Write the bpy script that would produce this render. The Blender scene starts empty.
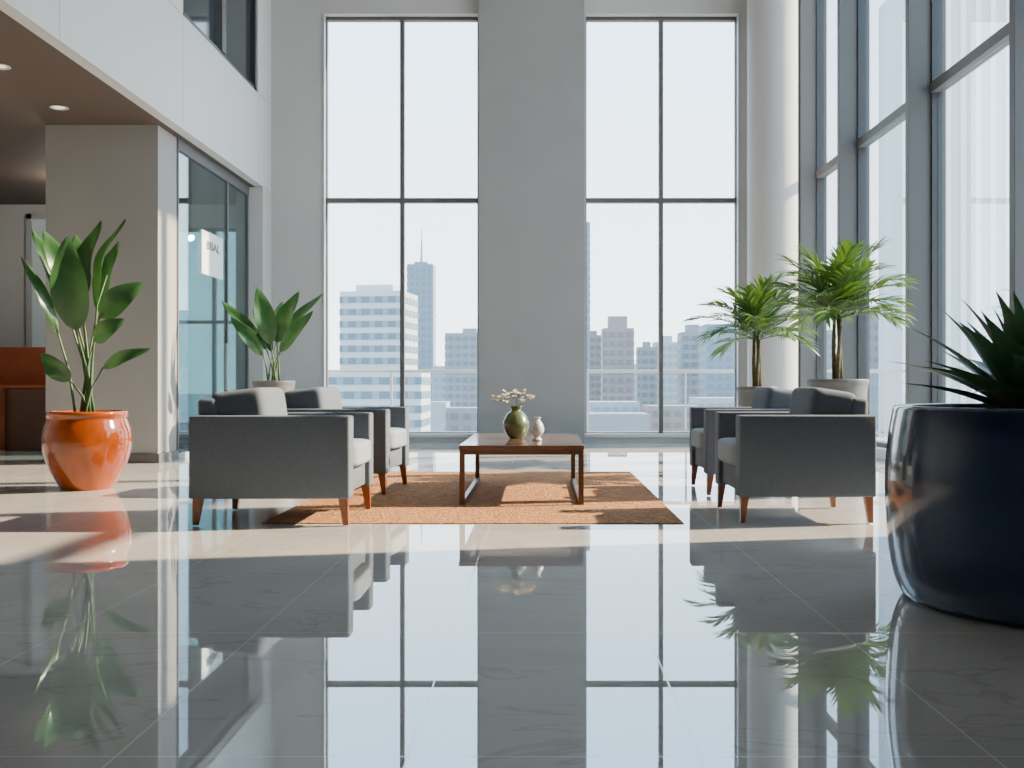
import bpy, bmesh, math, random
from mathutils import Vector, Matrix
random.seed(7)
PI=math.pi
col=bpy.context.scene.collection
# ------------------------------------------------------------------ helpers
def nt(m):
    m.use_nodes=True; return m.node_tree
def mat(name,c,rough=.5,metal=0.,noise=0.,nscale=8.,bump=0.,bscale=60.,c2=None,coat=0.,spec=None,ior=None,emit=None,es=0.,transl=0.):
    m=bpy.data.materials.new(name); t=nt(m); N=t.nodes; L=t.links; b=N['Principled BSDF']
    b.inputs['Base Color'].default_value=(*c,1); b.inputs['Roughness'].default_value=rough; b.inputs['Metallic'].default_value=metal
    if coat: b.inputs['Coat Weight'].default_value=coat; b.inputs['Coat Roughness'].default_value=.04
    if spec is not None: b.inputs['Specular IOR Level'].default_value=spec
    if ior: b.inputs['IOR'].default_value=ior
    if emit: b.inputs['Emission Color'].default_value=(*emit,1); b.inputs['Emission Strength'].default_value=es
    tc=N.new('ShaderNodeTexCoord')
    if noise>0 or c2:
        n=N.new('ShaderNodeTexNoise'); n.inputs['Scale'].default_value=nscale; n.inputs['Detail'].default_value=5
        L.new(tc.outputs['Object'],n.inputs['Vector'])
        r=N.new('ShaderNodeValToRGB'); r.color_ramp.elements[0].position=.3; r.color_ramp.elements[1].position=.7
        a=c; d=c2 if c2 else tuple(x*(1-noise) for x in c)
        r.color_ramp.elements[0].color=(*d,1); r.color_ramp.elements[1].color=(*a,1)
        L.new(n.outputs['Fac'],r.inputs['Fac']); L.new(r.outputs['Color'],b.inputs['Base Color'])
    if bump>0:
        n2=N.new('ShaderNodeTexNoise'); n2.inputs['Scale'].default_value=bscale; n2.inputs['Detail'].default_value=3
        L.new(tc.outputs['Object'],n2.inputs['Vector'])
        bp=N.new('ShaderNodeBump'); bp.inputs['Strength'].default_value=bump; bp.inputs['Distance'].default_value=.01
        L.new(n2.outputs['Fac'],bp.inputs['Height']); L.new(bp.outputs['Normal'],b.inputs['Normal'])
    if transl>0:
        tb=N.new('ShaderNodeBsdfTranslucent'); tb.inputs[0].default_value=(c[0]*1.8,c[1]*1.8,c[2]*1.2,1); mx=N.new('ShaderNodeMixShader'); mx.inputs[0].default_value=transl
        L.new(b.outputs[0],mx.inputs[1]); L.new(tb.outputs[0],mx.inputs[2]); L.new(mx.outputs[0],N['Material Output'].inputs['Surface'])
    return m
def glassmat(name,tint,refl=.08,graze=.5,rough=0.):
    m=bpy.data.materials.new(name); t=nt(m); N=t.nodes; L=t.links
    N.remove(N['Principled BSDF']); o=N['Material Output']
    tr=N.new('ShaderNodeBsdfTransparent'); tr.inputs[0].default_value=(*tint,1)
    gl=N.new('ShaderNodeBsdfGlossy'); gl.inputs['Roughness'].default_value=rough
    lw=N.new('ShaderNodeLayerWeight'); lw.inputs['Blend'].default_value=.3
    mr=N.new('ShaderNodeMapRange'); mr.inputs['To Min'].default_value=refl; mr.inputs['To Max'].default_value=graze
    mx=N.new('ShaderNodeMixShader')
    L.new(lw.outputs['Fresnel'],mr.inputs['Value']); L.new(mr.outputs['Result'],mx.inputs[0])
    L.new(tr.outputs[0],mx.inputs[1]); L.new(gl.outputs[0],mx.inputs[2]); L.new(mx.outputs[0],o.inputs['Surface'])
    return m
def box(bm,x0,x1,y0,y1,z0,z1,bev=0.,seg=2):
    r=bmesh.ops.create_cube(bm,size=1)
    vs=r['verts']
    bmesh.ops.scale(bm,vec=(x1-x0,y1-y0,z1-z0),verts=vs)
    bmesh.ops.translate(bm,vec=((x0+x1)/2,(y0+y1)/2,(z0+z1)/2),verts=vs)
    if bev>0:
        es=set(e for v in vs for e in v.link_edges)
        bmesh.ops.bevel(bm,geom=list(es),offset=bev,segments=seg,profile=.5,affect='EDGES')
    return bm
def B(): return bmesh.new()
def obj(name,bm,m,parent=None,smooth=False,loc=None,kind=None):
    bmesh.ops.recalc_face_normals(bm,faces=bm.faces)
    me=bpy.data.meshes.new(name); bm.to_mesh(me); bm.free()
    if smooth:
        for p in me.polygons: p.use_smooth=True
        if smooth=='auto': me.set_sharp_from_angle(angle=math.radians(40))
    me.materials.append(m); o=bpy.data.objects.new(name,me); col.objects.link(o)
    if parent: o.parent=parent
    if loc: o.location=loc
    if kind: o['kind']=kind
    return o
def empty(name,loc=(0,0,0),rz=0):
    o=bpy.data.objects.new(name,None); col.objects.link(o); o.location=loc; o.rotation_euler=(0,0,rz); o.empty_display_size=.1; return o
def tag(o,label,cat,group=None):
    o['label']=label; o['category']=cat
    if group: o['group']=group
    return o
def struct(name,bm,m,parent=None,smooth=False):
    o=obj(name,bm,m,parent,smooth)
    if not parent: o['kind']='structure'
    return o
def sroot(name):
    o=empty(name); o['kind']='structure'; return o
def lathe(bm,prof,seg=56,cx=0,cy=0):
    rings=[]
    for r,z in prof:
        if r<1e-5: rings.append([bm.verts.new((cx,cy,z))])
        else: rings.append([bm.verts.new((cx+r*math.cos(2*PI*k/seg),cy+r*math.sin(2*PI*k/seg),z)) for k in range(seg)])
    for a,b in zip(rings,rings[1:]):
        for k in range(seg):
            k2=(k+1)%seg
            if len(a)==1 and len(b)==1: continue
            if len(a)==1: bm.faces.new((a[0],b[k],b[k2]))
            elif len(b)==1: bm.faces.new((a[k],a[k2],b[0]))
            else: bm.faces.new((a[k],a[k2],b[k2],b[k]))
    return bm
def smoothprof(pts,n=8):
    out=[]
    P=[pts[0]]+list(pts)+[pts[-1]]
    for i in range(1,len(P)-2):
        p0,p1,p2,p3=[Vector((*q,0)) for q in P[i-1:i+3]]
        for k in range(n):
            t=k/n
            q=.5*((2*p1)+(p2-p0)*t+(2*p0-5*p1+4*p2-p3)*t*t+(3*p1-p0-3*p2+p3)*t**3)
            out.append((max(q.x,0),q.y))
    out.append(pts[-1]); return out
def tube(bm,pts,rads,seg=8,cap=True):
    pts=[Vector(p) for p in pts]
    if not hasattr(rads,'__len__'): rads=[rads]*len(pts)
    rings=[]
    for i,p in enumerate(pts):
        d=(pts[min(i+1,len(pts)-1)]-pts[max(i-1,0)]).normalized()
        u=d.cross(Vector((0,0,1)) if abs(d.z)<.9 else Vector((1,0,0))).normalized(); v=d.cross(u)
        rings.append([bm.verts.new(p+(u*math.cos(2*PI*k/seg)+v*math.sin(2*PI*k/seg))*rads[i]) for k in range(seg)])
    for a,b in zip(rings,rings[1:]):
        for k in range(seg): bm.faces.new((a[k],a[(k+1)%seg],b[(k+1)%seg],b[k]))
    if cap: bm.faces.new(rings[0]); bm.faces.new(rings[-1])
def cushion(bm,cx,cy,cz,hx,hy,hz,n=6,ang=0.,cuts=12,crown=0.):
    t=B(); bmesh.ops.create_cube(t,size=2)
    bmesh.ops.subdivide_edges(t,edges=t.edges[:],cuts=cuts,use_grid_fill=True)
    for v in t.verts:
        x,y,z=v.co
        s=(abs(x)**n+abs(y)**n+abs(z)**n)**(1/n)
        v.co=Vector((x/s*hx,y/s*hy,z/s*hz*(1+crown*(1-(x*x+y*y)/2))))
    R=Matrix.Rotation(ang,4,'Y'); T=Matrix.Translation((cx,cy,cz))
    bmesh.ops.transform(t,matrix=T@R,verts=t.verts)
    me=bpy.data.meshes.new('tmp'); t.to_mesh(me); t.free(); bm.from_mesh(me); bpy.data.meshes.remove(me)
def grid_strip(bm,rows):
    V=[[bm.verts.new(p) for p in r] for r in rows]
    for a,b in zip(V,V[1:]):
        for k in range(len(a)-1): bm.faces.new((a[k],a[k+1],b[k+1],b[k]))
def blade(bm,p0,p1,w,n=Vector((0,-1,0)),bend=.05,seg=14,fold=.18):
    p0=Vector(p0);p1=Vector(p1);d=(p1-p0).normalized(); n=(n-d*n.dot(d)).normalized(); s=d.cross(n).normalized()
    rows=[]
    for i in range(seg+1):
        t=i/seg; c=p0.lerp(p1,t)+n*bend*math.sin(PI*t)*(p1-p0).length*2
        ww=w*.5*(math.sin(PI*min(1,t**.8))**.75 if 0<t<1 else 0)+.002
        rows.append([c+s*ww*u+n*(fold*ww*(abs(u)*1.2)+.012*math.sin(t*9+u*3)*abs(u)) for u in (-1,-.5,0,.5,1)])
    grid_strip(bm,rows)
def strap(bm,base,az,el,Ln,w,droop,seg=10,fold=.35):
    p=Vector(base); e=el; rows=[]; s=Vector((-math.sin(az),math.cos(az),0))
    for i in range(seg+1):
        t=i/seg
        d=Vector((math.cos(az)*math.cos(e),math.sin(az)*math.cos(e),math.sin(e)))
        up=s.cross(d); up=-up if up.z<0 else up
        ww=w*.5*(.5+.5*math.sin(PI*min(1,t*1.1+.1)))*(1-t**3.2)+.0008
        rows.append([p+s*ww*u+up*fold*ww*abs(u) for u in (-1,-.5,0,.5,1)])
        p=p+d*(Ln/seg); e-=droop/seg*(0.4+1.2*t)
    grid_strip(bm,rows)
def frond(bm,bs,base,az,el,Ln,droop,n=15,ll=.24,lw=.02):
    p=Vector(base); e=el; s=Vector((-math.sin(az),math.cos(az),0)); pts=[p.copy()]; steps=n+3
    for i in range(steps):
        t=i/steps
        d=Vector((math.cos(az)*math.cos(e),math.sin(az)*math.cos(e),math.sin(e)))
        p=p+d*(Ln/steps); pts.append(p.copy()); e-=droop/steps*(.3+1.4*t)
        if i>=2:
            tt=(i-2)/(n+1); l=ll*(.5+.5*math.sin(PI*(tt*.8+.15)))
            for sg in (-1,1):
                f=.7+.55*tt+random.uniform(-.12,.12)
                dd=(s*sg*math.cos(f)+d*math.sin(f)+Vector((0,0,random.uniform(-.05,.3)))).normalized()
                wv=d.cross(dd).cross(dd).normalized()
                rows=[]; q=p.copy()
                for k in range(6):
                    u=k/5; hw=lw*.5*(math.sin(PI*(u*.8+.2)) if u<1 else 0.02)
                    rows.append([q+wv*hw,q+Vector((0,0,-.15*hw)),q-wv*hw])
                    q=q+dd*(l/5); dd=(dd+Vector((0,0,-.13))).normalized()
                grid_strip(bm,rows)
    tube(bs,pts,[.007*(1-.7*i/len(pts)) for i in range(len(pts))],5)

# ------------------------------------------------------------------ materials
M={}
M['wall']=mat('white_paint',(.475,.475,.47),.75,noise=.05,nscale=1.5)
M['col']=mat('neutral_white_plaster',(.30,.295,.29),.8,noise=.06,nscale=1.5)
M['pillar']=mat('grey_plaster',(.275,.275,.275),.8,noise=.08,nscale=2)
M['fascia']=mat('white_panel',(.54,.545,.545),.5)
M['soffit']=mat('brown_ceiling',(.085,.06,.048),.7)
M['ceil']=mat('ceiling_white',(.55,.55,.55),.8)
M['dark']=mat('dark_frame',(.04,.045,.05),.35,metal=.3)
M['bronze']=mat('bronze_frame',(.10,.09,.085),.5)
M['alu']=mat('grey_aluminium',(.095,.10,.106),.6)
M['alul']=mat('pale_aluminium',(.40,.42,.44),.4,metal=.2)
M['base']=mat('grey_skirting',(.10,.095,.09),.4)
M['sill']=mat('pale_stone',(.6,.57,.53),.4)
M['glass']=glassmat('clear_glass',(.92,.97,1.),.03,.35)
M['teal']=glassmat('teal_glass',(.62,.79,.82),.18,.6)
M['darkglass']=mat('dark_window_glass',(.035,.045,.055),.08)
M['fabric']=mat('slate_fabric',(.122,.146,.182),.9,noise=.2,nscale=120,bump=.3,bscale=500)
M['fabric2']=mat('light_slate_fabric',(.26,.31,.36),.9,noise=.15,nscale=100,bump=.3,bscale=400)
M['wood']=mat('red_brown_wood',(.28,.095,.035),.3,noise=.35,nscale=14)
M['bmetal']=mat('bronze_metal',(.12,.072,.045),.35,metal=.4)
M['top']=mat('walnut_top',(.19,.115,.07),.15,noise=.3,nscale=6,coat=.5)
M['orange']=mat('orange_glaze',(.36,.065,.003),.1,noise=.6,nscale=3.5,coat=.6)
M['navy']=mat('navy_glaze',(.014,.036,.095),.15,coat=.5,noise=.3,nscale=3)
M['greypot']=mat('grey_ceramic',(.12,.12,.122),.5,noise=.15,nscale=9)
M['soil']=mat('dark_soil',(.035,.025,.018),.95,noise=.5,nscale=40,bump=.8,bscale=60)
M['leaf']=mat('green_leaf',(.045,.125,.04),.33,c2=(.02,.07,.022),nscale=6,transl=.1)
M['leafl']=mat('palm_leaf',(.085,.17,.03),.4,c2=(.03,.09,.018),nscale=6,transl=.15)
M['leafd']=mat('dark_leaf',(.05,.125,.055),.38,c2=(.025,.07,.035),nscale=7,transl=.15)
M['stem']=mat('green_stem',(.055,.11,.035),.5)
M['bark']=mat('green_brown_bark',(.13,.105,.045),.85,noise=.5,nscale=25,bump=.6,bscale=40)
M['gvase']=mat('olive_glaze',(.11,.14,.06),.25,noise=.4,nscale=12,coat=.5)
M['wvase']=mat('white_ceramic',(.6,.62,.6),.25,noise=.2,nscale=30,coat=.4)
M['petal']=mat('cream_petal',(.9,.80,.60),.7)
M['sign']=mat('white_sign',(.80,.82,.84),.4)
M['ink']=mat('grey_lettering',(.12,.13,.14),.5)
M['deskor']=mat('orange_upholstery',(.40,.085,.022),.6,noise=.2,nscale=6)
M['deskbr']=mat('dark_brown_veneer',(.15,.045,.02),.4,noise=.3,nscale=5)
M['lamp']=mat('lamp_diffuser',(.9,.85,.75),.5,emit=(1,.8,.55),es=1.)
M['white']=mat('white_metal',(.5,.52,.53),.4)
# marble floor
def floormat():
    m=bpy.data.materials.new('polished_marble'); t=nt(m);N=t.nodes;L=t.links;b=N['Principled BSDF']
    tc=N.new('ShaderNodeTexCoord')
    n=N.new('ShaderNodeTexNoise'); n.inputs['Scale'].default_value=.8; n.inputs['Detail'].default_value=8; n.inputs['Distortion'].default_value=1.2
    L.new(tc.outputs['Object'],n.inputs['Vector'])
    r=N.new('ShaderNodeValToRGB'); e=r.color_ramp.elements; e[0].position=.3;e[0].color=(.44,.42,.405,1);e[1].position=.7;e[1].color=(.54,.52,.50,1)
    L.new(n.outputs['Fac'],r.inputs['Fac'])
    n2=N.new('ShaderNodeTexNoise'); n2.inputs['Scale'].default_value=.9; n2.inputs['Detail'].default_value=7; n2.inputs['Distortion'].default_value=.9
    mp=N.new('ShaderNodeMapping'); mp.inputs['Rotation'].default_value=(0,0,.6); mp.inputs['Scale'].default_value=(1,2.2,1)
    L.new(tc.outputs['Object'],mp.inputs['Vector']); L.new(mp.outputs[0],n2.inputs['Vector'])
    s=N.new('ShaderNodeMath'); s.operation='SUBTRACT'; s.inputs[1].default_value=.5; L.new(n2.outputs['Fac'],s.inputs[0])
    a=N.new('ShaderNodeMath'); a.operation='ABSOLUTE'; L.new(s.outputs[0],a.inputs[0])
    vr=N.new('ShaderNodeMapRange'); vr.inputs['From Max'].default_value=.01; vr.inputs['To Min'].default_value=.3; vr.inputs['To Max'].default_value=0; L.new(a.outputs[0],vr.inputs['Value'])
    mx=N.new('ShaderNodeMixRGB'); mx.inputs['Color2'].default_value=(.24,.20,.17,1); L.new(vr.outputs[0],mx.inputs[0]); L.new(r.outputs[0],mx.inputs[1])
    mp2=N.new('ShaderNodeMapping'); mp2.inputs['Location'].default_value=(-.353,-.0,0); L.new(tc.outputs['Object'],mp2.inputs['Vector'])
    br=N.new('ShaderNodeTexBrick'); br.offset=0; br.inputs['Scale'].default_value=1; br.inputs['Mortar Size'].default_value=.0022; br.inputs['Mortar Smooth'].default_value=0
    br.inputs['Brick Width'].default_value=.645; br.inputs['Row Height'].default_value=1.13
    L.new(mp2.outputs[0],br.inputs['Vector'])
    mx2=N.new('ShaderNodeMixRGB'); mx2.inputs['Color2'].default_value=(.68,.66,.64,1)
    L.new(br.outputs['Fac'],mx2.inputs[0]); L.new(mx.outputs[0],mx2.inputs[1]); L.new(mx2.outputs[0],b.inputs['Base Color'])
    rr=N.new('ShaderNodeMapRange'); rr.inputs['To Min'].default_value=.004; rr.inputs['To Max'].default_value=.15
    L.new(br.outputs['Fac'],rr.inputs['Value']); L.new(rr.outputs[0],b.inputs['Roughness'])
    b.inputs['IOR'].default_value=3.5; b.inputs['Specular Tint'].default_value=(.80,.91,1,1)
    return m
M['floor']=floormat()
def rugmat():
    m=bpy.data.materials.new('terracotta_rug'); t=nt(m);N=t.nodes;L=t.links;b=N['Principled BSDF']; b.inputs['Roughness'].default_value=.95
    tc=N.new('ShaderNodeTexCoord')
    n=N.new('ShaderNodeTexNoise'); n.inputs['Scale'].default_value=13; n.inputs['Detail'].default_value=9; n.inputs['Roughness'].default_value=.85
    L.new(tc.outputs['Object'],n.inputs['Vector'])
    r=N.new('ShaderNodeValToRGB'); e=r.color_ramp.elements; e[0].position=.38;e[0].color=(.28,.10,.028,1);e[1].position=.62;e[1].color=(.60,.29,.10,1)
    L.new(n.outputs['Fac'],r.inputs['Fac'])
    v=N.new('ShaderNodeTexVoronoi'); v.inputs['Scale'].default_value=30; L.new(tc.outputs['Object'],v.inputs['Vector'])
    mx=N.new('ShaderNodeMixRGB'); mx.blend_type='MULTIPLY'; mx.inputs[0].default_value=.4
    L.new(r.outputs[0],mx.inputs[1]); L.new(v.outputs['Distance'],mx.inputs[2]); L.new(mx.outputs[0],b.inputs['Base Color'])
    bp=N.new('ShaderNodeBump'); bp.inputs['Distance'].default_value=.02; bp.inputs['Strength'].default_value=1
    n3=N.new('ShaderNodeTexNoise'); n3.inputs['Scale'].default_value=45; L.new(tc.outputs['Object'],n3.inputs['Vector'])
    L.new(n3.outputs['Fac'],bp.inputs['Height']); L.new(bp.outputs[0],b.inputs['Normal'])
    return m
M['rug']=rugmat()
# ------------------------------------------------------------------ room shell
WY=14.48; XR=3.64; XG=3.91; XL=-3.8; XC=-4.01; H=7.8
struct('floor',box(B(),-9.2,XG+.1,-4,16.2,-.2,0),M['floor'])
struct('ceiling',box(B(),XL-.1,XG+.3,-4,15,H,H+.2),M['ceil'])
struct('ceiling_annex',box(B(),-9.2,XL-.121,-4,15.5,3.55,3.75),M['soffit'])
b=B()
W1=(-3.08,-.85); W2=(.62,2.83); ZB=.10; ZT=6.07
box(b,XL-.15,W1[0],WY,WY+.35,0,H); box(b,W1[0],W1[1],WY,WY+.35,ZT,H); box(b,W1[1],W2[0],WY,WY+.35,0,H)
box(b,W2[0],W2[1],WY,WY+.35,ZT,H); box(b,W2[1],XR+.35,WY,WY+.35,0,H)
box(b,W1[0],W1[1],WY,WY+.35,0,ZB); box(b,W2[0],W2[1],WY,WY+.35,0,ZB)
struct('wall_back',b,M['wall'])
struct('trim_1',box(B(),W1[1]+.0,W2[0]-.0,WY-.18,WY,0,H),M['pillar'])
b=B(); lathe(b,[(.34,0),(.34,H)],64,3.20,14.1); struct('trim_2',b,M['wall'],smooth='auto')
def window_back(i,x0,x1):
    r=sroot('window_%d'%i); f=.045; y=WY+.12
    b=B(); box(b,x0,x0+f,y,y+.09,ZB,ZT); box(b,x1-f,x1,y,y+.09,ZB,ZT); box(b,x0,x1,y,y+.09,ZT-f,ZT); box(b,x0,x1,y,y+.09,ZB,ZB+f); obj('window_frame',b,M['bronze'],r)
    cx=(x0+x1)/2+.0
    obj('mullion',box(B(),cx-.03,cx+.03,y-.02,y+.09,ZB+f,ZT-f),M['bronze'],r)
    for a,c in ((x0+f,cx-.03),(cx+.03,x1-f)):
        obj('transom',box(B(),a,c,y-.02,y+.09,3.42,3.485),M['bronze'],r)
        obj('glass_pane',box(B(),a,c,y+.03,y+.04,ZB+f,3.42),M['glass'],r); obj('glass_pane',box(B(),a,c,y+.03,y+.04,3.485,ZT-f),M['glass'],r)
    obj('sill',box(B(),x0,x1,WY-.04,WY+.12,ZB-.02,ZB+.03,.006),M['sill'],r)
    obj('reveal_trim',box(B(),x0+.0,x0+.03,WY-.01,y,ZB+.03,ZT),M['alul'],r); obj('reveal_trim',box(B(),x1-.03,x1,WY-.01,y,ZB+.03,ZT),M['alul'],r)
window_back(1,*W1); window_back(2,*W2)
# right curtain wall
fins=[5.85,7.9,10.16,12.5,14.36]
b=B(); box(b,XR,XG+.2,-4,5.8,0,H); box(b,XR,XG+.2,5.8,WY,7.5,H); struct('wall_right',b,M['wall'])
for i in range(4):
    r=sroot('window_%d'%(i+3)); y0,y1=fins[i],fins[i+1]
    obj('fin',box(B(),XR,XG+.1,y0-.05,y0+.05,0,7.5,.004),M['alu'],r)
    if i==3: obj('fin',box(B(),XR,XG+.1,y1-.05,y1+.05,0,7.5,.004),M['alu'],r)
    a,c=y0+.05,y1-.05
    obj('curb',box(B(),XR+.1,XG+.1,a,c,0,.12,.004),M['alul'],r)
    for zz in (.12,3.70,7.42): obj('transom',box(B(),XG-.06,XG+.06,a,c,zz,zz+(.05 if zz!=3.70 else .10)),M['dark' if zz!=3.70 else 'alu'],r)
    for q in (a,c-.03): obj('window_frame',box(B(),XG-.05,XG+.05,q,q+.03,.17,7.42),M['dark'],r)
    obj('glass_pane',box(B(),XG,XG+.01,a+.03,c-.03,.17,3.70),M['glass'],r); obj('glass_pane',box(B(),XG,XG+.01,a+.03,c-.03,3.80,7.42),M['glass'],r)
# left fascia with panel joints
b=B(); g=.004; cutsY=[-4,2.5,5.2,8.1,10.9,13.8,WY]; cutsZ=[3.545,4.76,6.2,H]
for a,c in zip(cutsY,cutsY[1:]):
    for z0,z1 in zip(cutsZ,cutsZ[1:]):
        if a==10.9 and z0>4.7: continue
        box(b,XL-.02,XL,a+g,c-g,z0+(g if z0>3.6 else 0),z1-g)
box(b,XL-.12,XL-.012,-4,10.9,3.545,H); box(b,XL-.12,XL-.012,10.9,WY,3.545,4.75); box(b,XL-.12,XL-.012,13.8,WY,4.75,H)
struct('wall_left',b,M['fascia'])
r=sroot('window_7')
b=B(); box(b,XL-.12,XL-.02,10.9,10.98,4.76,H); box(b,XL-.12,XL-.02,13.72,13.8,4.76,H); box(b,XL-.12,XL-.02,10.9,13.8,4.76,4.82); obj('window_frame',b,M['dark'],r)
obj('mullion',box(B(),XL-.12,XL-.0,12.25,12.40,4.82,H),M['alu'],r)
obj('glass_pane',box(B(),XL-.09,XL-.08,10.98,12.25,4.82,H),M['darkglass'],r); obj('glass_pane',box(B(),XL-.09,XL-.08,12.4,13.72,4.82,H),M['darkglass'],r)
# left column, annex walls
struct('trim_3',box(B(),-5.19,XC,10.75,11.3,0,3.55),M['col'])
b=B(); box(b,-5.21,XC+.02,10.73,11.32,0,.1,.004); struct('baseboard_left',b,M['base'])
b=B(); box(b,-9.2,-5.6,15.5,15.7,0,3.55); box(b,-5.6,-4.3,15.5,15.7,0,.2); box(b,-5.6,-4.3,15.5,15.7,3.2,3.55); box(b,-4.3,XL,WY,15.7,0,3.55); box(b,XC-.1,XL,14.05,WY+.1,0,3.54)
struct('wall_annex_back',b,M['wall'])
struct('wall_annex_left',box(B(),-9.4,-9.2,-4,15.7,0,3.55),M['wall'])
r=sroot('window_8')  # window added for daylight behind the glass and to mimic its mullion reflections
for z in (.2,1.75,3.15): obj('transom',box(B(),-5.6,-4.3,15.52,15.6,z,z+.05),M['alu'],r)
for x in (-5.6,-4.97,-4.35): obj('mullion',box(B(),x,x+.05,15.52,15.6,.2,3.2),M['alu'],r)
obj('glass_pane',box(B(),-5.6,-4.3,15.55,15.56,.25,3.15),M['teal'],r)
r=sroot('door_1'); 
b=B(); box(b,-7.74,-7.66,15.42,15.5,0,3.4); box(b,-6.4,-6.32,15.42,15.5,0,3.4); box(b,-7.74,-6.32,15.42,15.5,3.32,3.4); obj('door_frame',b,M['alul'],r)
obj('door_leaf',box(B(),-7.66,-6.4,15.45,15.48,0,3.32),mat('frosted_glass',(.62,.70,.74),.3),r)
obj('door_handle',box(B(),-7.35,-7.32,15.38,15.45,.9,1.3,.005),M['dark'],r)
# storefront glass
r=sroot('window_9')
yy=[11.32,13.12,14.03]
for i,y in enumerate(yy): obj('mullion',box(B(),XC-.03,XC+.012,y-.02,y+.02,.06,3.42),M['alu'],r)
for a,c in zip(yy,yy[1:]):
    obj('glass_pane',box(B(),XC-.01,XC,a+.02,c-.02,.06,3.42),M['teal'],r)
obj('head_rail',box(B(),XC-.04,XC+.02,11.3,14.05,3.42,3.55),M['alu'],r); obj('bottom_rail',box(B(),XC-.04,XC+.02,11.3,14.05,0,.06),M['alul'],r)
obj('door_pull',box(B(),XC+.015,XC+.045,13.0,13.03,.75,1.35,.005),M['alul'],r)
# near wall behind the camera
b=B(); box(b,-9.2,XG+.2,-4.2,-4,0,H); struct('wall_front',b,M['wall'])
# ceiling lights
def downlight(x,y,label,lamp=0):
    t=empty('ceiling_light',(x,y,3.55)); tag(t,label,'ceiling light','recessed downlights in the brown soffit')
    b=B(); lathe(b,[(.06,0),(.085,-.004),(.09,-.01),(.084,-.013),(.06,-.008),(.06,0)],32); obj('trim_ring',b,M['white'],t,True)
    b=B(); lathe(b,[(0,-.004),(.059,-.004),(.059,-.001),(0,-.001)],32); obj('diffuser',b,M['lamp'],t,'auto')
    if lamp:
        ld=bpy.data.lights.new('annex_fill_lamp','POINT'); ld.energy=lamp; ld.shadow_soft_size=.05; ld.color=(1,.9,.78); lo=bpy.data.objects.new('annex_fill_lamp',ld); col.objects.link(lo); lo.location=(x,y,3.35)
downlight(-4.72,10.05,'round recessed downlight in the brown soffit, nearest the white column')
downlight(-4.62,8.75,'round recessed downlight in the brown soffit, cut by the left edge of the photo')
downlight(-6.0,13.5,'added unseen fill light in the corridor ceiling behind the white column',70)  # added fill lamp and fixture, hidden by the column, to brighten the annex
# sign on glass
s=empty('door_sign',(XC+.004,12.48,2.14)); tag(s,'square white sign with small grey lettering mounted on the teal glass partition','sign')
obj('plate',box(B(),0,.02,-.40,.40,0,.52,.004),M['sign'],s)
cu=bpy.data.curves.new('t','FONT'); cu.body='BBAL'; cu.size=.14; cu.align_x='CENTER'; cu.extrude=.002; cu.offset=.002
to=bpy.data.objects.new('t',cu); col.objects.link(to); bpy.context.view_layer.update()
me=bpy.data.meshes.new_from_object(to.evaluated_get(bpy.context.evaluated_depsgraph_get())); bpy.data.objects.remove(to)
me.materials.append(M['ink']); lt=bpy.data.objects.new('lettering',me); col.objects.link(lt); lt.parent=s
lt.location=(.023,0,.31); lt.rotation_euler=(PI/2,0,PI/2); lt.scale=(1.6,1,1)
# ------------------------------------------------------------------ rug
b=B(); box(b,-1.285,1.21,-1.8,1.8,0,.006,.002)
rg=obj('rug',b,M['rug'],loc=(-.36,7.845,0)); tag(rg,'terracotta orange woven rug under the coffee table','rug')
# ------------------------------------------------------------------ armchair
def make_chair():
    t=empty('armchair')
    Wd=.43; Lh=.43
    b=B()
    box(b,-Lh+.02,Lh-.03,-Wd+.1,Wd-.1,.17,.33,.012); obj('seat_frame',b,M['fabric'],t,'auto')
    for s in (-1,1):
        y0,y1=sorted((s*Wd,s*(Wd-.14)))
        obj('armrest',box(B(),-Lh,Lh,y0,y1,.155,.635,.012,3),M['fabric'],t,'auto')
    b=B(); box(b,-.055,.055,-Wd+.13,Wd-.13,-.28,.28,.03,5); bmesh.ops.transform(b,matrix=Matrix.Translation((-.36,0,.455))@Matrix.Rotation(-.05,4,'Y'),verts=b.verts)
    obj('backrest',b,M['fabric'],t,'auto')
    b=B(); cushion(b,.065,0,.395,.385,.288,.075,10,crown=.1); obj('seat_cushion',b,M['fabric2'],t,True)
    b=B(); cushion(b,-.200,0,.615,.150,.288,.172,9,ang=-.14,cuts=14); obj('back_cushion',b,M['fabric'],t,True)
    for sx in (-1,1):
        for sy in (-1,1):
            b=B(); x,y=sx*(Lh-.04),sy*(Wd-.05); k=[]
            for z,h,o in ((.165,.026,0),(.0,.014,.015)):
                k.append([b.verts.new((x+o*sx+a*h,y+o*sy*.3+c*h,z)) for a,c in((-1,-1),(1,-1),(1,1),(-1,1))])
            for q in range(4): b.faces.new((k[0][q],k[0][(q+1)%4],k[1][(q+1)%4],k[1][q]))
            b.faces.new(k[0]); b.faces.new(k[1]); obj('leg',b,M['wood'],t)
    return t
def dup(root):
    r=root.copy(); col.objects.link(r)
    for ch in list(root.children):
        c=ch.copy(); col.objects.link(c); c.parent=r
    return r
ch0=make_chair()
spec=[(-1.565,6.34,0,1.08,'grey armchair in the left pair, nearer the camera and the orange planter'),
      (-1.56,8.03,math.radians(-4),1.06,'grey armchair in the left pair, farther back near the window'),
      (1.575,6.44,PI,.935,'grey armchair in the right pair, nearer the camera and the navy planter'),
      (1.64,7.96,PI,.97,'grey armchair in the right pair, farther back beside the small palm')]
for i,(x,y,a,sx,lb) in enumerate(spec):
    o=ch0 if i==0 else dup(ch0)
    o.location=(x,y,.0065); o.rotation_euler=(0,0,a); o.scale=(sx,1,1); tag(o,lb,'armchair','grey lobby armchairs')
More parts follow.
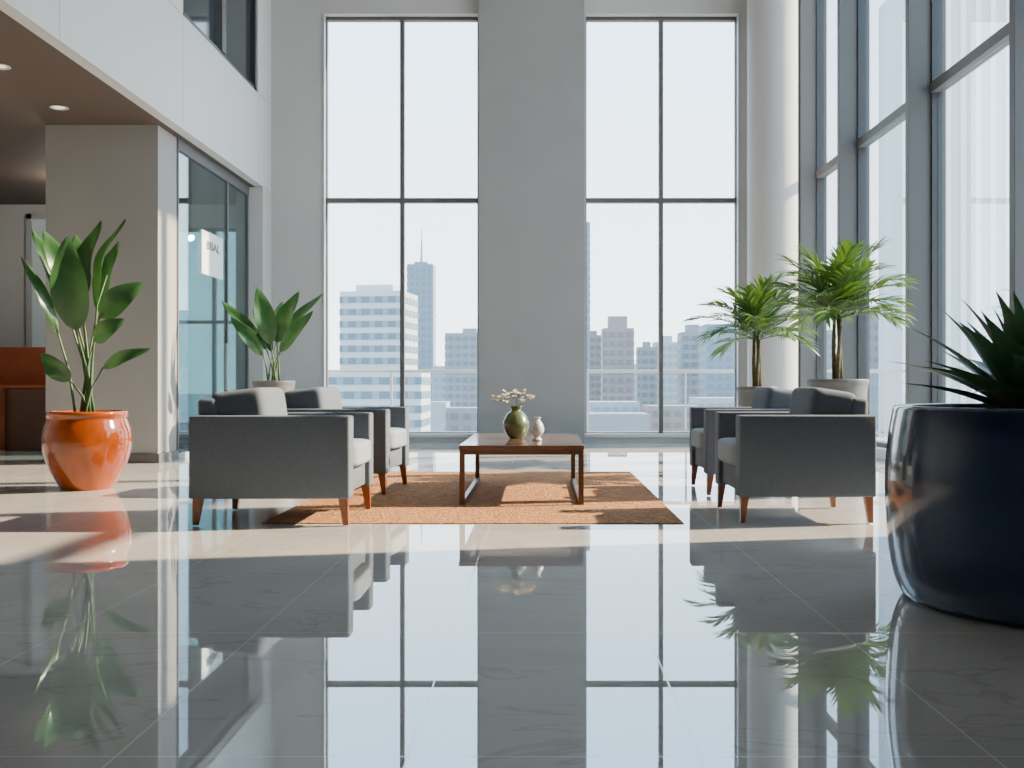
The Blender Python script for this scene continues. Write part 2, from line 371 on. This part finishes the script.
# ------------------------------------------------------------------ coffee table
t=empty('coffee_table',(-.125,7.82,.006)); tag(t,'low rectangular coffee table with brown wood top and bronze legs','table')
hx,hy,hz=.427,.87,.405
obj('tabletop',box(B(),-hx,hx,-hy,hy,hz-.03,hz,.004),M['top'],t)
b=B(); z0,z1=hz-.065,hz-.03
box(b,-hx+.005,hx-.005,-hy+.005,-hy+.04,z0,z1); box(b,-hx+.005,hx-.005,hy-.04,hy-.005,z0,z1); box(b,-hx+.005,-hx+.04,-hy+.04,hy-.04,z0,z1); box(b,hx-.04,hx-.005,-hy+.04,hy-.04,z0,z1)
obj('top_frame',b,M['bmetal'],t)
for sx in (-1,1):
    for sy in (-1,1):
        x,y=sx*(hx-.0225),sy*(hy-.0225); obj('leg',box(B(),x-.018,x+.018,y-.018,y+.018,0,z0,.002),M['bmetal'],t)
    x=sx*(hx-.0225); obj('floor_runner',box(B(),x-.016,x+.016,-hy+.04,hy-.04,0,.03,.002),M['bmetal'],t)
TT=.411
def vase(name,x,y,prof,m,label):
    b=B(); pr=smoothprof(prof,6); lathe(b,pr,40); o=obj(name,b,m,loc=(x,y,TT),smooth=True); tag(o,label,'vase'); return o
v=vase('vase',-.184,7.86,[(0,0),(.045,0),(.075,.03),(.1,.09),(.098,.13),(.07,.185),(.04,.21),(.038,.225),(.05,.245),(.042,.245),(.03,.225),(.032,.2),(.06,.17),(.07,.06),(0,.03)],M['gvase'],'round olive green vase holding cream flowers on the coffee table')
v=vase('vase',-.02,7.5,[(0,0),(.03,0),(.034,.012),(.022,.03),(.045,.06),(.05,.09),(.04,.125),(.022,.15),(.02,.16),(.026,.172),(.018,.17),(.013,.15),(.03,.12),(.035,.07),(0,.05)],M['wvase'],'small white ceramic vase beside the olive green vase')
fl=empty('flower_bouquet',(-.184,7.86,TT+.06)); tag(fl,'sprig of small cream flowers in the olive green vase','flowers')
bs=B(); bp=B(); bl=B()
for k in range(10):
    a=k*2.4; rr=.04+.12*((k*37%10)/10); tip=Vector((rr*math.cos(a)*1.1,rr*math.sin(a),.23+.075*((k*53%10)/10)))
    tube(bs,[(0,0,0),(0.01*math.cos(a),.01*math.sin(a),.17),tip*.8+Vector((0,0,.04)),tip],.002,5)
    for q in range(5):
        c=tip+Vector((random.uniform(-.03,.03),random.uniform(-.03,.03),random.uniform(-.02,.02)))
        for w in range(6):
            an=w*2*PI/6; d=Vector((math.cos(an),math.sin(an),random.uniform(-.2,.8))).normalized(); s=Vector((-math.sin(an),math.cos(an),0))
            vs=[bp.verts.new(c),bp.verts.new(c+d*.012+s*.009),bp.verts.new(c+d*.023),bp.verts.new(c+d*.012-s*.009)]; bp.faces.new(vs)
    if k%3==0: blade(bl,tip*.7+Vector((0,0,.05)),tip*.7+Vector((.04*math.cos(a+1),.04*math.sin(a+1),.08)),.012,Vector((0,0,1)),seg=5)
obj('stems',bs,M['stem'],fl); obj('blossoms',bp,M['petal'],fl); obj('leaves',bl,M['leafl'],fl)
# ------------------------------------------------------------------ planters
def pot(root,prof,m,soil_r,soil_z,seg=72):
    b=B(); lathe(b,smoothprof(prof,6),seg); obj('pot',b,m,root,True)
    b=B(); lathe(b,[(0,soil_z-.02),(soil_r,soil_z-.02),(soil_r,soil_z),(0,soil_z+.01)],32); obj('soil',b,M['soil'],root,'auto')
def px(root,s,cx,p,y=0,base_y=385): return Vector(((p[0]-cx)/s,y,.82+(385-p[1])/s))
def leafy(root,s,cx,stembase,leaves,m,srad=.009):
    bl=B(); bs=B()
    for i,(p0,p1,w,y0,y1,nx) in enumerate(leaves):
        a=px(root,s,cx,p0,y0); c=px(root,s,cx,p1,y1); r0=Vector((random.uniform(-.07,.07),random.uniform(-.07,.07),stembase))
        mid=r0.lerp(a,.55)+Vector(((r0.x-a.x)*.15,0,.02)); tube(bs,[r0,r0.lerp(mid,.5),mid,a,a.lerp(c,.35)],[srad*1.3,srad*1.2,srad,srad*.8,srad*.4],7)
        blade(bl,a,c,w,Vector((nx,-1,.25)),bend=random.uniform(.02,.06))
    obj('stem',bs,M['stem'],root,True); obj('foliage',bl,m,root,True)
t=empty('potted_plant',(-3.58,8.1,0)); tag(t,'tall broad-leaved plant in a glossy orange planter','potted plant')
pot(t,[(0,0),(.175,0),(.195,.012),(.235,.08),(.285,.18),(.320,.29),(.332,.38),(.325,.46),(.305,.52),(.295,.548),(.294,.562),(.302,.580),(.304,.600),(.295,.613),(.28,.612),(.268,.58),(.265,.54),(.27,.50),(.25,.45),(0,.44)],M['orange'],.262,.55)
lv=[((84,332),(79,240),.27,-.12,-.2,.2),((80,305),(96,219),.22,.05,.1,-.5),((95,305),(120,217),.15,.05,.12,-.9),((72,300),(47,231),.17,0,-.05,.7),
((66,315),(26,226),.12,.05,.1,.9),((62,335),(28,258),.09,-.05,-.1,1.0),((103,318),(145,283),.20,-.05,-.05,.3),((100,342),(132,320),.15,-.1,-.15,.2),
((106,368),(155,349),.10,-.05,-.1,.2),((77,381),(51,354),.15,-.1,-.15,-.2),((76,300),(66,231),.18,.12,.18,.3),((90,310),(106,237),.17,.15,.25,-.3)]
leafy(t,126.4,88,.54,lv,M['leaf'])
t=empty('potted_plant',(-2.99,11.5,0)); tag(t,'broad-leaved plant in a grey planter behind the left armchairs','potted plant')
pot(t,[(0,0),(.15,0),(.165,.02),(.2,.3),(.222,.75),(.235,.84),(.235,.865),(.215,.865),(.2,.84),(.19,.8),(0,.79)],M['greypot'],.195,.83)
lv=[((272,345),(260,288),.22,-.05,-.1,.3),((277,343),(300,292),.2,0,-.05,-.2),((280,350),(321,293),.15,.05,.1,-.6),((268,350),(224,301),.14,-.05,-.1,.5),
((266,356),(236,318),.14,-.1,-.2,.2),((282,352),(316,312),.15,-.1,-.15,-.1),((274,342),(278,300),.18,.12,.2,.1),((270,352),(247,306),.12,.1,.25,.3),((278,352),(298,322),.13,.1,.3,0)]
leafy(t,89.04,274,.82,lv,M['leaf'])
def palm(x,y,label,pr,srad,sz,crown,Ln,nf,ll,seed):
    random.seed(seed)
    t=empty('potted_palm',(x,y,0)); tag(t,label,'potted palm')
    pot(t,pr,M['greypot'],srad,sz)
    bt=B()
    for k in range(3):
        a=k*2.1; tube(bt,[(.03*math.cos(a),.03*math.sin(a),sz-.02),(.035*math.cos(a+.6),.035*math.sin(a+.6),(sz+crown)/2),(.03*math.cos(a+1.2),.03*math.sin(a+1.2),crown+.03)],[.026,.02,.017],8)
    obj('trunk',bt,M['bark'],t,True)
    bl=B(); bs=B()
    for k in range(nf):
        az=k*2.39996+random.uniform(-.2,.2); el=math.radians(88-78*(k/nf)**.9); 
        frond(bl,bs,(.02*math.cos(az),.02*math.sin(az),crown-.02+.06*(1-k/nf)),az,el,Ln*random.uniform(.85,1.1),random.uniform(.6,1.3),15,ll,.026)
    obj('frond_stems',bs,M['stem'],t); obj('foliage',bl,M['leafl'],t,True)
palm(2.33,11.0,'smaller feathery palm in a grey planter behind the farther right armchair',[(0,0),(.15,0),(.165,.02),(.19,.3),(.205,.7),(.215,.77),(.215,.8),(.195,.8),(.18,.77),(.18,.74),(0,.73)],.185,.76,1.32,.64,28,.28,3)
palm(2.76,9.5,'larger feathery palm in a grey planter beside the right window wall',[(0,0),(.18,0),(.2,.02),(.24,.3),(.265,.75),(.28,.84),(.28,.87),(.255,.87),(.24,.84),(.235,.8),(0,.79)],.24,.83,1.45,.65,32,.29,5)
t=empty('potted_plant',(1.955,3.87,0)); tag(t,'dark spiky strap-leaved plant in the large navy blue planter','potted plant')
pot(t,[(0,0),(.48,0),(.535,.005),(.562,.025),(.590,.10),(.608,.22),(.618,.38),(.616,.52),(.604,.64),(.592,.71),(.586,.735),(.574,.742),(.556,.735),(.55,.70),(.55,.64),(.5,.6),(0,.6)],M['navy'],.545,.68,96)
random.seed(11); bl=B()
for k in range(56):
    az=k*2.39996+random.uniform(-.15,.15); f=k/56
    strap(bl,(.12*math.cos(az),.12*math.sin(az),.685+.03*(1-f)),az,math.radians(82-62*f),(.43+.14*f)*random.uniform(.85,1.12),.16+.03*random.random(),random.uniform(.1,.6),12,fold=.25)
obj('foliage',bl,M['leafd'],t,True)
# ------------------------------------------------------------------ counter at far left
t=empty('reception_counter',(-8.0,13.2,0)); tag(t,'dark brown counter with orange raised back panel at the far left','counter')
obj('body',box(B(),-1.0,2.2,-.3,.3,0,.78,.01),M['deskbr'],t)
obj('countertop',box(B(),-1.0,2.25,-.36,.32,.78,.82,.005),M['deskor'],t)
obj('back_panel',box(B(),-1.0,2.2,.3,.42,0,1.32,.01),M['deskor'],t)
obj('side_panel',box(B(),1.2,1.26,-.42,-.3,0,.78,.005),M['deskor'],t)
# ------------------------------------------------------------------ outside: terrace, railings, city
struct('floor_terrace',box(B(),-4,6.5,WY+.36,16.4,-.3,-.02),M['sill'])
struct('floor_terrace_side',box(B(),XG+.2,5.6,-4,WY+.36,-.3,-.02),M['sill'])
def rail(label,x0,y0,x1,y1,n):
    t=empty('railing',(x0,y0,-.02)); tag(t,label,'railing'); d=Vector((x1-x0,y1-y0,0)); L=d.length; t.rotation_euler=(0,0,math.atan2(d.y,d.x))
    obj('top_rail',box(B(),0,L,-.03,.03,1.03,1.08,.01),M['white'],t); obj('bottom_rail',box(B(),0,L,-.015,.015,.08,.11),M['white'],t)
    for k in range(n+1):
        x=.02+(L-.04)*k/n; obj('post',box(B(),x-.015,x+.015,-.015,.015,0,1.03),M['white'],t)
rail('white terrace railing outside the two tall back windows',-3.9,16.1,5.4,16.1,6)
rail('white terrace railing outside the right window wall',5.4,5.0,5.4,15.9,7)
ground=mat('pale_city_ground',(.30,.33,.35),.6,noise=.4,nscale=.02)
struct('ground',box(B(),-2500,2500,40,3500,-31,-30),ground)
def bandmat(n,c,c2,w):
    m=bpy.data.materials.new(n); t=nt(m);N=t.nodes;L=t.links;b=N['Principled BSDF']; b.inputs['Roughness'].default_value=.4
    tc=N.new('ShaderNodeTexCoord'); sp=N.new('ShaderNodeSeparateXYZ'); L.new(tc.outputs['Object'],sp.inputs[0])
    ad=N.new('ShaderNodeMath'); ad.operation='ADD'; L.new(sp.outputs[0],ad.inputs[0]); L.new(sp.outputs[1],ad.inputs[1])
    dv=N.new('ShaderNodeMath'); dv.operation='DIVIDE'; dv.inputs[1].default_value=w; L.new(ad.outputs[0],dv.inputs[0])
    fr=N.new('ShaderNodeMath'); fr.operation='FRACT'; L.new(dv.outputs[0],fr.inputs[0])
    gt=N.new('ShaderNodeMath'); gt.operation='GREATER_THAN'; gt.inputs[1].default_value=.62; L.new(fr.outputs[0],gt.inputs[0])
    mx=N.new('ShaderNodeMixRGB'); mx.inputs[1].default_value=(*c,1); mx.inputs[2].default_value=(*c2,1); L.new(gt.outputs[0],mx.inputs[0]); L.new(mx.outputs[0],b.inputs['Base Color'])
    return m
HAZE_CW=[((.42,.46,.49),(.085,.145,.18)),((.19,.25,.295),(.13,.18,.225)),((.23,.25,.27),(.12,.15,.175)),((.32,.355,.385),(.20,.25,.285)),((.24,.215,.205),(.135,.13,.14)),((.60,.65,.69),(.5,.55,.6))]  # aerial haze mixed into these wall and glass colours, no fog volume
mats=[(mat('facade_%d'%i,a,.7,noise=.15,nscale=.08),bandmat('facade_glass_%d'%i,c,tuple((u+v)/2 for u,v in zip(a,c)) if i else tuple(u*.75+v*.25 for u,v in zip(c,a)),4.0)) for i,(a,c) in enumerate(HAZE_CW)]
rib=mat('pale_rib',(.74,.78,.80),.6)
GZ=-30
def building(p0,p1,pt,D,ci,label,fh=4.,depth=None,steps=(),spire=0,rot=0,bands=True,ribs=0,group=None):
    x0=(p0-540)*D/1024; x1=(p1-540)*D/1024; top=.82+(385-pt)*D/1024; w=x1-x0; dp=depth or w
    t=empty('building',((x0+x1)/2,D+dp/2,GZ),rot); tag(t,label,'building',group)
    h=top-GZ; wm,gm=mats[ci]
    obj('walls',box(B(),-w/2,w/2,-dp/2,dp/2,0,h),wm,t)
    e=.12*fh/3
    if bands:
        z=h-fh*.95
        while z>10:
            obj('window_band',box(B(),-w/2-e,w/2+e,-dp/2-e,dp/2+e,z,z+fh*.52),gm,t); z-=fh
    for k in range(ribs):
        x=-w/2+w*(k+.5)/ribs; obj('facade_rib',box(B(),x-w/ribs*.18,x+w/ribs*.18,-dp/2-.25,-dp/2,0,h),rib,t)
        
    zz=h
    for (f,hh) in steps:
        obj('roof_block',box(B(),-w/2*f,w/2*f,-dp/2*f,dp/2*f,zz,zz+hh),wm,t); zz+=hh
    if spire:
        b=B(); tube(b,[(0,0,zz),(0,0,zz+spire*.5),(0,0,zz+spire)],[w*.05,w*.03,w*.008],8); obj('spire',b,wm,t)
building(343,407,291,300,0,'white office block with blue window bands behind the left window',3.6,18,steps=((.6,2.2),),rot=math.radians(-8))
building(318,421,371,230,0,'low white building with long terrace in front of the banded office block',3.2,20)
building(407,433,264,700,1,'tall blue skyscraper with a thin spire, left window',5,steps=((.5,2),),spire=24)
building(445,492,333,560,2,'grey blocky apartment tower next to the central pillar, left window',4.5,steps=((.3,3),))
building(432,447,366,650,3,'low hazy block between skyscraper and grey apartment tower',5)
building(400,446,402,420,3,'pale low warehouse at the foot of the skyscraper',4,bands=False)
building(446,500,408,330,2,'low flat-roofed shed in front of the grey apartment tower',4)
building(560,590,222,620,1,'very tall slim blue tower at the left edge of the right window',5)
building(583,602,335,680,4,'brownish grey mid-rise block beside the slim blue tower',5,steps=((.5,3),))
building(603,634,328,500,4,'brownish stepped tower, tallest block in the middle of the right window',4.5,steps=((.6,6),))
building(638,657,347,560,2,'narrow grey block between the brownish tower and the wide ones',4.6,steps=((.4,3),))
building(655,681,342,620,3,'pale hazy block in the centre right of the right window',5,steps=((.4,4),))
building(681,707,332,520,2,'grey mid-rise with small roof block, right window',4.5,steps=((.5,4),))
building(706,752,324,460,1,'wide blue block at the right edge of the right window',4.2)
building(590,640,402,420,3,'long pale low building left of the post, right window',5,30)
building(648,700,406,380,4,'brown-grey low building in the middle of the right window',4.2,24)
building(700,760,398,400,3,'pale low building under the wide blue block, right window',5,30)
building(575,650,414,300,2,'dark flat-roofed hall closest to the right window on its left side',4,20,bands=False)
building(806,836,330,480,3,'pale block seen through the farthest pane of the right window wall',4.5)
building(868,905,320,400,2,'grey tower behind the larger palm, seen through the right wall',4.2,steps=((.6,4),))
building(880,960,368,330,3,'low pale block seen through the right window wall',4,depth=40)
building(940,1075,-60,110,5,'very tall pale ribbed high-rise rising beyond the nearest right pane',4.0,20,bands=False,ribs=9)
random.seed(21)
for k,(a,wd) in enumerate([(421,13),(434,13),(470,12),(590,13),(600,12),(632,10),(655,12),(700,12)]):
    building(a,a+wd,random.choice([358,364,370,376]),900+30*k,random.choice([3,3,2]),'small low hazy building in the row at the foot of the skyline',7,22,group='small low buildings at the foot of the skyline')
# ------------------------------------------------------------------ light
w=bpy.data.worlds.new('w'); bpy.context.scene.world=w; w.use_nodes=True; N=w.node_tree.nodes; L=w.node_tree.links
bg=N['Background']; tc=N.new('ShaderNodeTexCoord'); sp=N.new('ShaderNodeSeparateXYZ'); L.new(tc.outputs['Generated'],sp.inputs[0])
rp=N.new('ShaderNodeValToRGB'); e=rp.color_ramp.elements; e[0].position=0; e[0].color=(1,.99,.98,1); e[1].position=.45; e[1].color=(.60,.80,1,1)
L.new(sp.outputs[2],rp.inputs['Fac']); L.new(rp.outputs['Color'],bg.inputs['Color']); bg.inputs['Strength'].default_value=5.4
sd=bpy.data.lights.new('sun','SUN'); sd.energy=28; sd.angle=math.radians(.8); sd.color=(1,.73,.47)
so=bpy.data.objects.new('sun',sd); col.objects.link(so); so.location=(20,10,20)
so.rotation_euler=Vector((-1,-.2,-.60)).to_track_quat('-Z','Y').to_euler()
# ------------------------------------------------------------------ camera
cd=bpy.data.cameras.new('camera'); cam=bpy.data.objects.new('camera',cd); col.objects.link(cam)
cam.location=(0,0,.82); cam.rotation_euler=(PI/2,0,0); cd.sensor_width=36; cd.lens=36; cd.shift_x=-28/1024; cd.shift_y=1/1024; cd.clip_end=6000
bpy.context.scene.camera=cam
